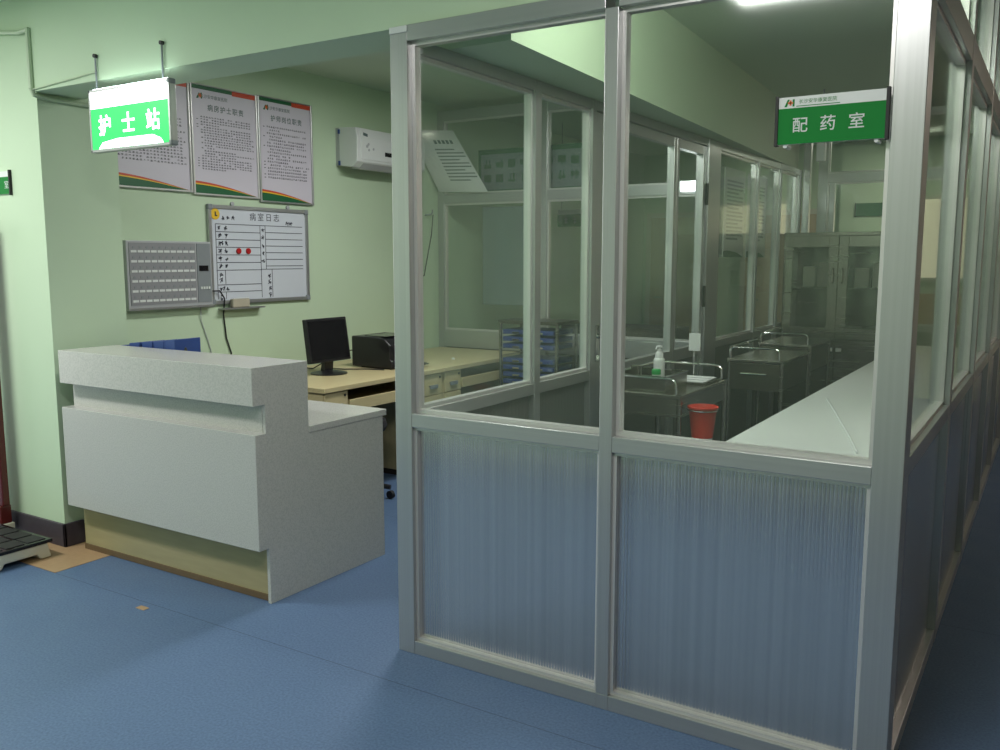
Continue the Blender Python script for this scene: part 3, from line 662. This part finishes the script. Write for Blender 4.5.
ss = thing('room_sign', 'small green sign with black end on the column, cut by the picture edge', 'sign', (-2.6, .03, 1.82))
B(-2.80, .03, 1.83, -2.530, .04, 1.945).build('sign_board', 'white', ss)
B(-2.80, .029, 1.83, -2.530, .03, 1.917).build('green_face', 'sgreen', ss)
B(-2.532, .025, 1.824, -2.522, .04, 1.951).build('end_cap', 'rubber', ss, bevel=.001)
MB().text('室', .042, (-2.556, .029, 1.874), (1, 0, 0), ZV, .0006).build('lettering', 'paperw', ss)

cd = thing('cable_conduit', 'painted cable conduit up the column corner and along the beam', 'conduit', (-2.243, .01, 2.3))
MB().tube([(-2.246, .012, 2.32), (-2.246, .012, 2.605), ], .013).build('riser', 'pipe', cd, smooth=True)
MB().tube([(-2.246, .012, 2.32), (-2.244, .02, 2.295), (-2.238, .06, 2.285), (-2.238, .20, 2.283), (-2.238, .46, 2.283)], .012).build('lower_run', 'pipe', cd, smooth=True)
MB().tube([(-2.246, .014, 2.600), (-2.35, .024, 2.600), (-2.55, .022, 2.625), (-3.0, .022, 2.66)], .011).build('upper_run', 'pipe', cd, smooth=True)
MB().tube([(-2.235, .014, 2.318), (-1.85, .016, 2.338), (-1.73, .016, 2.346)], .004).build('sign_lead', 'pipe', cd, smooth=True)

# ------------------------------------------------------------------ weighing scale by the column
sc_ = thing('weighing_scale', 'old platform weighing scale with black ribbed plate and cream base beside the column', 'scale', (-2.5, -.25, 0))
MB().prism([(-.44, .004), (-.345, .004), (-.33, .03), (-.165, .03), (-.15, .004), (-.092, .004), (-.11, .078), (-.42, .078)], 'x', -2.78, -2.165).build('base', 'cream', sc_, bevel=.006)
pt = B(-2.80, -.43, .078, -2.16, -.085, .096).build('platform', 'screen', sc_, bevel=.004)
m = MB()
for k in range(3):
    for j in range(5): m.box(-2.77 + j * .12, -.415 + k * .108, .096, -2.665 + j * .12, -.325 + k * .108, .099)
m.build('tread_pattern', 'rubber', pt)
MB().box(-2.80, -.07, .08, -2.66, -.01, .18).prism([(-2.79, .18), (-2.65, .18), (-2.652, .6), (-2.655, 1.62), (-2.76, 1.62), (-2.77, .6)], 'y', -.06, -.02).build('column', 'maroon', sc_, bevel=.006)
MB().box(-2.80, -.085, .03, -2.655, .0, .08).build('column_foot', 'cream', sc_, bevel=.004)
MB().box(-2.95, -.065, 1.62, -2.66, -.015, 1.68).build('beam_head', 'chrome', sc_, bevel=.006)

# ------------------------------------------------------------------ dispensary interior
wc = thing('work_bench', 'long white worktop bench inside the glass dispensary', 'bench', (1.35, 2.6, 0))
B(1.03, .10, .785, 1.665, 5.2, .81).build('worktop', 'white', wc, bevel=.003)
B(1.07, .12, .08, 1.66, 5.2, .785).build('carcass', 'lgrey', wc)
for k in range(6):
    d_ = B(1.055, .14 + k * .84, .10, 1.07, .96 + k * .84, .775).build('bench_door', 'lgrey', wc, bevel=.002)
    B(1.045, .86 + k * .84, .55, 1.055, .875 + k * .84, .68).build('handle', 'chrome', d_)
B(1.12, .12, 0, 1.66, 5.2, .08).build('plinth', 'dark', wc)
tag(MB().tube([(1.131, 1.98, .8145), (1.30, 1.42, .8145), (1.42, 1.02, .8145), (1.496, .75, .8145)], .0045).build('white_strip', 'paperw', smooth=True), 'thin white strip laid diagonally along the white bench', 'cord')  # white tube drawn for a pale diagonal line across the worktop

def trolley(x0, x1, y0, y1, zt, lab, rails, drawer):
    t = thing('instrument_trolley', lab, 'trolley', ((x0 + x1) / 2, (y0 + y1) / 2, 0))
    for x in (x0 + .012, x1 - .012):
        for y in (y0 + .012, y1 - .012):
            l = MB().cyl((x, y, 0), .0125, .07, zt).build('leg', 'steel', t, smooth=True)
            MB().lathe([(.035, -.011), (.035, .011)], (x, y, .036), 16, 'y').build('caster', 'rubber', l, smooth=True)
    B(x0, y0, zt - .02, x1, y1, zt).build('top_shelf', 'steel', t, bevel=.003)
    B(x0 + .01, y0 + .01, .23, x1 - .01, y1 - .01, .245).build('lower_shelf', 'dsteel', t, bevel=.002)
    if drawer:
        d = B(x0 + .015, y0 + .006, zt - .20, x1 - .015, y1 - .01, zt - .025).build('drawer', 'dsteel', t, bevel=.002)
        MB().tube([(x0 + .10, y0 + .006, zt - .09), (x0 + .10, y0 - .02, zt - .09), (x1 - .10, y0 - .02, zt - .09), (x1 - .10, y0 + .006, zt - .09)], .006).build('handle', 'chrome', d, smooth=True)
    else:
        MB().box(x0 + .02, y0 + .006, zt - .11, x1 - .02, y0 + .012, zt - .02).box(x1 - .012, y0 + .03, zt - .11, x1 - .006, y1 - .03, zt - .02).build('apron', 'steel', t, bevel=.001)
    h = .075
    for which in rails:
        if which == 'front': a, b = Vector((x0 + .02, y0 + .012, zt)), Vector((x1 - .03, y0 + .012, zt))
        elif which == 'back': a, b = Vector((x0 + .02, y1 - .012, zt)), Vector((x1 - .03, y1 - .012, zt))
        elif which == 'left': a, b = Vector((x0 + .012, y0 + .02, zt)), Vector((x0 + .012, y1 - .02, zt))
        u = Vector((0, 0, 1)); dd = (b - a).normalized(); r = .03; pts = [a]
        for q in range(5):
            an = math.radians(q * 22.5); pts.append(a + u * (h - r + r * math.sin(an)) + dd * (r - r * math.cos(an)))
        for q in range(5):
            an = math.radians(90 - q * 22.5); pts.append(b + u * (h - r + r * math.sin(an)) - dd * (r - r * math.cos(an)))
        pts.append(b); MB().tube(pts, .006).build('guard_rail', 'chrome', t, smooth=True)
    return t
trolley(.17, .575, 1.44, 2.14, .85, 'stainless steel trolley carrying pump bottle and instrument box', ('front', 'back', 'left'), False)
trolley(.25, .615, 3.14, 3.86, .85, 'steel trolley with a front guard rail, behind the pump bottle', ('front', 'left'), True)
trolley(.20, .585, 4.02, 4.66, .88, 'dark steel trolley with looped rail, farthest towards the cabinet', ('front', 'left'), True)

bx_ = thing('instrument_box', 'low stainless steel instrument box on the nearest trolley', 'box', (.33, 1.6, .85))
MB().box(.20, 1.49, .852, .475, 1.494, .925).box(.20, 1.786, .852, .475, 1.79, .925).box(.20, 1.494, .852, .204, 1.786, .925).box(.471, 1.494, .852, .475, 1.786, .925).box(.204, 1.494, .852, .471, 1.786, .856).build('box_wall', 'steel', bx_)
MB().box(.194, 1.484, .925, .481, 1.498, .930).box(.194, 1.782, .925, .481, 1.796, .930).box(.194, 1.498, .925, .208, 1.782, .930).box(.467, 1.498, .925, .481, 1.782, .930).build('rolled_rim', 'chrome', bx_)
pbt = thing('pump_bottle', 'white pump bottle standing in the instrument box', 'bottle', (.345, 1.73, .856))
MB().lathe([(.026, .856), (.029, .862), (.029, .980), (.027, .988), (.022, .992), (.021, 1.012), (.016, 1.022), (.010, 1.026)], (.345, 1.73, 0), 24).build('bottle_body', 'white', pbt, smooth=True)
MB().lathe([(.011, 1.026), (.011, 1.036), (.005, 1.038), (.005, 1.046)], (.345, 1.73, 0), 14).build('collar', 'white', pbt, smooth=True)
MB().box(.331, 1.718, 1.046, .359, 1.742, 1.056).tube([(.345, 1.72, 1.050), (.345, 1.69, 1.049), (.345, 1.68, 1.040)], .004).build('pump_head', 'white', pbt, bevel=.003)
jr = thing('green_capped_jar', 'small jar with a green cap in front of the pump bottle', 'jar', (.395, 1.57, .856))
MB().lathe([(.019, .856), (.021, .860), (.021, .928)], (.395, 1.57, 0), 18).build('jar_body', 'white', jr, smooth=True)
MB().lathe([(.023, .928), (.023, .950), (.019, .954)], (.395, 1.57, 0), 18).build('cap', 'capgreen', jr, smooth=True)
tag(MB().lathe([(.028, .856), (.030, .95), (.031, .952), (.027, .952)], (.25, 1.66, 0), 18).build('steel_cup', 'steel', smooth=True, off=(.25, 1.66, .856)), 'steel cup in the box beside the white pump bottle', 'cup')
tg = thing('tray_of_papers', 'flat tray of papers on the trolley behind the steel box', 'tray', (.46, 1.95, .85))
MB().box(.36, 1.83, .85, .555, 2.06, .862).build('tray', 'dsteel', tg, bevel=.002)
for k in range(3): MB().box(.375, 1.84 + k * .072, .862 + .002 * k, .545, 1.905 + k * .072, .866 + .002 * k).build('paper', 'paperw', tg)
cs = thing('card_stand', 'pale card holder on a thin rod behind the steel trolley box', 'card holder', (.40, 2.09, .85))
MB().cyl((.40, 2.09, 0), .005, .852, 1.02).build('rod', 'chrome', cs, smooth=True)
MB().lathe([(.03, .85), (.03, .855), (.006, .862)], (.40, 2.09, 0), 16).build('foot', 'chrome', cs, smooth=True)
B(.372, 2.084, 1.00, .436, 2.096, 1.095).build('card', 'paperw', cs, bevel=.002)
BX, BY = .657, 1.52
bk = thing('waste_bucket', 'red plastic bucket hung at the side of the steel trolley', 'bucket', (BX, BY, .64))
MB().lathe([(.048, .650), (.051, .647), (.067, .785), (.071, .790), (.074, .790), (.074, .797), (.067, .799), (.063, .790), (.050, .660), (0.001, .657)], (BX, BY, 0), 28).build('bucket_body', 'bucket', bk, smooth=True)
MB().tube([(BX + .071 * math.cos(math.radians(a)), BY + .071 * math.sin(math.radians(a)), .780) for a in range(0, 361, 20)], .003).tube([(BX - .07, BY, .780), (.577, BY, .780)], .003).build('ring_holder', 'chrome', bk, smooth=True)
MB().lathe([(.0495, .646), (.0495, .638), (.045, .636)], (BX, BY, 0), 24).build('bucket_foot', 'white', bk, smooth=True)
ctn = tag(B(.20, .40, 0, .48, .66, .80).build('carton', 'paperw', bevel=.004, off=(.34, .53, 0)), 'pale carton standing just inside the first glass bay', 'carton')

cb = thing('medicine_cabinet', 'stainless steel medicine cabinet with glass upper doors in the dispensary', 'cabinet', (.52, 5.35, 0))
X0, X1, YF, YB, ZT = .075, .965, 5.12, 5.56, 1.715
MB().box(X0, YF + .02, .06, X0 + .02, YB, ZT).box(X1 - .02, YF + .02, .06, X1, YB, ZT).box(X0 + .02, YB - .01, .06, X1 - .02, YB, ZT).box(X0, YF, ZT - .03, X1, YB, ZT).box(X0 + .02, YF + .02, .06, X1 - .02, YB, .08).box(X0 + .02, YF + .02, .80, X1 - .02, YB, .83).box(X0 + .02, YF + .04, 1.25, X1 - .02, YB, 1.262).build('carcass', 'steel', cb, bevel=.002)
xm = (X0 + X1) / 2
for i, (a, b) in enumerate(((X0 + .003, xm - .002), (xm + .002, X1 - .003))):
    d = MB().box(a, YF, .84, a + .075, YF + .02, ZT - .032).box(b - .075, YF, .84, b, YF + .02, ZT - .032).box(a + .075, YF, .84, b - .075, YF + .02, .93).box(a + .075, YF, ZT - .12, b - .075, YF + .02, ZT - .032).build('glass_door', 'steel', cb, bevel=.002)
    MB().box(a + .07, YF + .007, .925, b - .07, YF + .012, ZT - .115).build('glass_pane', 'glass', d)
    hx = b - .035 if i == 0 else a + .035
    MB().tube([(hx, YF, 1.42), (hx, YF - .025, 1.41), (hx, YF - .025, 1.31), (hx, YF, 1.30)], .006).build('handle', 'chrome', d, smooth=True)
    e = B(a, YF, .085, b, YF + .02, .80).build('lower_door', 'steel', cb, bevel=.002)
    hx = b - .055 if i == 0 else a + .012
    MB().box(hx, YF - .008, .735, hx + .043, YF, .765).build('handle', 'white', e, bevel=.002)
    for q in range(2): pass
MB().box(X0 + .03, YF + .03, 0, X1 - .03, YB - .02, .06).build('plinth', 'dark', cb)
for k, (xx, ww, hh) in enumerate(((.20, .10, .17), (.32, .09, .21), (.43, .07, .13), (.62, .11, .16), (.76, .10, .2))):
    tag(B(xx, 5.30, 1.262, xx + ww, 5.42, 1.262 + hh).build('medicine_box', 'cream', bevel=.002, off=(xx, 5.3, 1.262)), ('pale medicine box at the left end of the cabinet shelf', 'tall pale box second from left on the cabinet shelf', 'small low medicine box by the cabinet door meeting', 'pale box on the right half of the cabinet shelf', 'tall box at the right end of the cabinet shelf')[k], 'box', 'boxes on the cabinet shelf')

# ------------------------------------------------------------------ chart rack with blue folders (nurse station, far end)
cr = thing('chart_rack', 'steel chart rack filled with blue folders behind the inner glass', 'rack', (-1.21, 3.2, 0))
for x in (-1.455, -.975):
    for y in (3.06, 3.36):
        l = MB().cyl((x, y, 0), .0125, .06, 1.03).build('leg', 'steel', cr, smooth=True)
        MB().lathe([(.03, -.01), (.03, .01)], (x, y, .031), 14, 'y').build('caster', 'rubber', l, smooth=True)
B(-1.47, 3.045, 1.02, -.96, 3.375, 1.045).build('top_board', 'dsteel', cr, bevel=.003)
B(-1.47, 3.045, .10, -.96, 3.375, .12).build('bottom_board', 'dsteel', cr, bevel=.003)
sl = MB()
for k in range(16):
    z = .145 + k * .053
    for x in (-1.445, -1.005): sl.box(x, 3.07, z, x + .02, 3.35, z + .003)
sl.build('runner', 'dsteel', cr)
f0 = None
for k in range(16):
    z = .149 + k * .053; n_ = k
    if k == 12: continue
    ordn = ('lowest', 'second', 'third', 'fourth', 'fifth', 'sixth', 'seventh', 'eighth', 'ninth', 'tenth', 'eleventh', 'twelfth', '', 'third from top, above the gap,', 'second from top', 'topmost')[k]
    lab = 'blue chart folder with clips, %s in the steel rack' % (ordn + (' counted from the bottom' if 0 < k < 12 else ''))
    if f0 is None:
        f0 = thing('chart_folder', lab, 'folder', (-1.215, 3.05, z), 'blue chart folders in the rack', local=True)
        MB().box(-.215, 0, 0, .215, .30, .034).build('cover', 'foldblue', f0, bevel=.004)
        for x in (-.10, .10):
            MB().box(x - .03, -.006, .006, x + .03, 0.0, .020).build('clip', 'chrome', f0, bevel=.002)
    else: dup(f0, (-1.215, 3.05, z), lab)

# ------------------------------------------------------------------ seen beyond the glass
lb = thing('title_board', 'dark-framed board of large characters above the far glass partition', 'sign board', (-1.5, 3.72, 2.03))
B(-2.075, 3.70, 2.035, -.965, 3.72, 2.385).build('frame', 'dgreen', lb, bevel=.002)
B(-2.045, 3.697, 2.06, -.995, 3.70, 2.345).build('face', 'gboard', lb)
t = MB(); rnd = random.Random(4)
for r in range(2):
    for k in range(9):
        cx_, cz_ = -1.98 + k * .115, 2.265 - r * .115
        for _ in range(5):
            if rnd.random() < .5: t.box(cx_ - .035, 3.6955, cz_ + rnd.uniform(-.035, .03), cx_ + .035, 3.697, cz_ + rnd.uniform(-.035, .03) + .008)
            else:
                q = cx_ + rnd.uniform(-.03, .025); t.box(q, 3.6955, cz_ - .035, q + .008, 3.697, cz_ + .035)
t.build('characters', 'dgreen', lb)
tag(B(-2.01, 3.661, 1.12, -1.46, 3.676, 1.92).build('display_panel', 'gboard', bevel=.003, off=(-1.75, 3.7, 1.10)), 'blue-grey blank board behind the far glass partition', 'board')
gs = thing('room_sign', 'small green hanging sign in the passage beyond two glass partitions', 'sign', (-1.85, 5.0, 1.8))
B(-2.03, 5.0, 1.80, -1.66, 5.012, 1.96).build('sign_board', 'white', gs)
B(-2.03, 4.999, 1.80, -1.66, 5.0, 1.915).build('green_face', 'sgreen', gs)
t = MB()
for k in range(3):
    cx_ = -1.94 + k * .095
    t.box(cx_ - .022, 4.998, 1.865, cx_ + .022, 4.999, 1.872).box(cx_ - .004, 4.998, 1.83, cx_ + .004, 4.999, 1.885).box(cx_ - .018, 4.998, 1.838, cx_ + .018, 4.999, 1.844)
t.build('lettering', 'paperw', gs)
for x in (-1.99, -1.70): MB().tube([(x, 5.006, 1.96), (x, 5.006, CZ)], .003).build('hanging_wire', 'grey', gs)
fl_ = thing('glow_strip', 'bright white glowing strip on the far partition rail, seen through the door glass', 'glow', (-.2, 3.59, 1.97))  # emissive white block set where a bright patch shows on the transom
B(-.262, 3.562, 1.976, -.100, 3.600, 2.044).build('glow_face', 'glow', fl_, bevel=.004)
B(-.275, 3.570, 1.968, -.262, 3.600, 2.052).box(-.100, 3.570, 1.968, -.088, 3.600, 2.052).build('end_cap', 'white', fl_, bevel=.002)
def plain_door(x0, x1, y, z1, nm, lab):
    d = thing(nm, lab, 'door', ((x0 + x1) / 2, y, 0)); d['kind'] = 'structure'
    B(x0, y - .05, 0, x1, y - .01, z1).build('door_leaf', 'tan', d, bevel=.003)
    MB().box(x0 - .06, y - .06, 0, x0, y, z1 + .06).box(x1, y - .06, 0, x1 + .06, y, z1 + .06).box(x0, y - .06, z1, x1, y, z1 + .06).build('door_frame', 'cream', d, bevel=.003)
    MB().tube([(x0 + .07, y - .05, 1.02), (x0 + .07, y - .09, 1.02), (x0 + .18, y - .09, 1.02)], .01).build('door_handle', 'chrome', d, smooth=True)
plain_door(-2.30, -1.50, 8.0, 2.0, 'door_2', 'tan wooden door at the end of the passage')
plain_door(-1.10, -.30, 8.0, 2.0, 'door_3', 'second tan wooden door at the end of the passage')
for k, (a, b, lab) in enumerate(((3.48, 3.83, 'pale notice on the inner glass, next to the door post'), (3.86, 4.34, 'dense text notice on the inner glass, before the mullion'), (4.42, 4.94, 'text notice on the inner glass, past the mullion towards the cabinet'))):
    p = thing('glass_notice', lab, 'notice', (-.03, (a + b) / 2, 1.5), 'notices on the inner glass')
    B(-.040, a, 1.51, -.034, b, 2.16).build('sheet', 'gboard' if k == 0 else 'paperw', p)
    t = MB()
    for r in range(16):
        yy = a + .05
        while yy < b - .06 - (.1 if r % 4 == 3 else 0): t.box(-.034, yy, 2.06 - r * .028, -.0334, yy + .02, 2.074 - r * .028); yy += .026
    t.build('printed_text', 'inkg', p)
    if k: MB().prism([(a, 1.51), (b, 1.51), (b - .15, 1.545), (a + .1, 1.56), (a, 1.555)], 'x', -.034, -.0332).build('green_swoosh', 'dgreen', p)
rw = thing('window_1', 'bright cream window beyond the dispensary, above a brown board', 'window', (.9, 7.9, 1.3)); rw['kind'] = 'structure'
B(.66, 7.875, 1.30, 1.45, 7.89, 2.12).build('window_pane', 'window', rw)
MB().box(.62, 7.86, 1.26, .66, 7.9, 2.16).box(1.45, 7.86, 1.26, 1.49, 7.9, 2.16).box(.66, 7.86, 2.12, 1.45, 7.9, 2.16).box(.66, 7.86, 1.26, 1.45, 7.9, 1.30).box(1.03, 7.86, 1.30, 1.07, 7.9, 2.12).build('window_frame', 'cream', rw, bevel=.002)
B(.6, 7.88, .74, 1.5, 7.9, 1.13).build('trim_1', 'brick', kind='structure')
rs = thing('room_sign', 'dark green sign on the wall beyond the dispensary cabinet', 'sign', (.2, 7.88, 1.95))
B(.12, 7.885, 1.96, .52, 7.9, 2.10).build('sign_board', 'dgreen', rs)
B(.11, 7.88, 1.955, .12, 7.9, 2.105).box(.52, 7.88, 1.955, .53, 7.9, 2.105).build('end_cap', 'rubber', rs)

wf = thing('ceiling_fitting', 'white boxy fitting hanging below the dispensary sign at the far wall', 'fitting', (.46, 4.6, 2.22))
B(.428, 4.58, 2.235, .492, 4.64, 2.375).build('fitting_body', 'white', wf, bevel=.008)
MB().tube([(.46, 4.61, 2.375), (.46, 4.61, CZ)], .006).build('suspension_rod', 'grey', wf, smooth=True)
tag(B(-1.225, -.285, 0, -1.17, -.255, .0015).build('tape_scrap', 'brown', off=(-1.2, -.27, 0)), 'tiny brown scrap stuck on the blue floor before the counter', 'scrap')

sb = thing('storage_cabinet', 'dark brown low cabinet in the passage beyond the chart rack', 'cabinet', (-1.2, 4.6, 0))
B(-1.66, 4.40, 0, -.62, 4.80, .92).build('carcass', 'dark', sb, bevel=.004)
for a, b in ((-1.65, -1.15), (-1.13, -.63)):
    e = B(a, 4.382, .06, b, 4.40, .90).build('cabinet_door', 'dark', sb, bevel=.003)
    B(b - .05, 4.370, .55, b - .035, 4.382, .68).build('handle', 'grey', e)
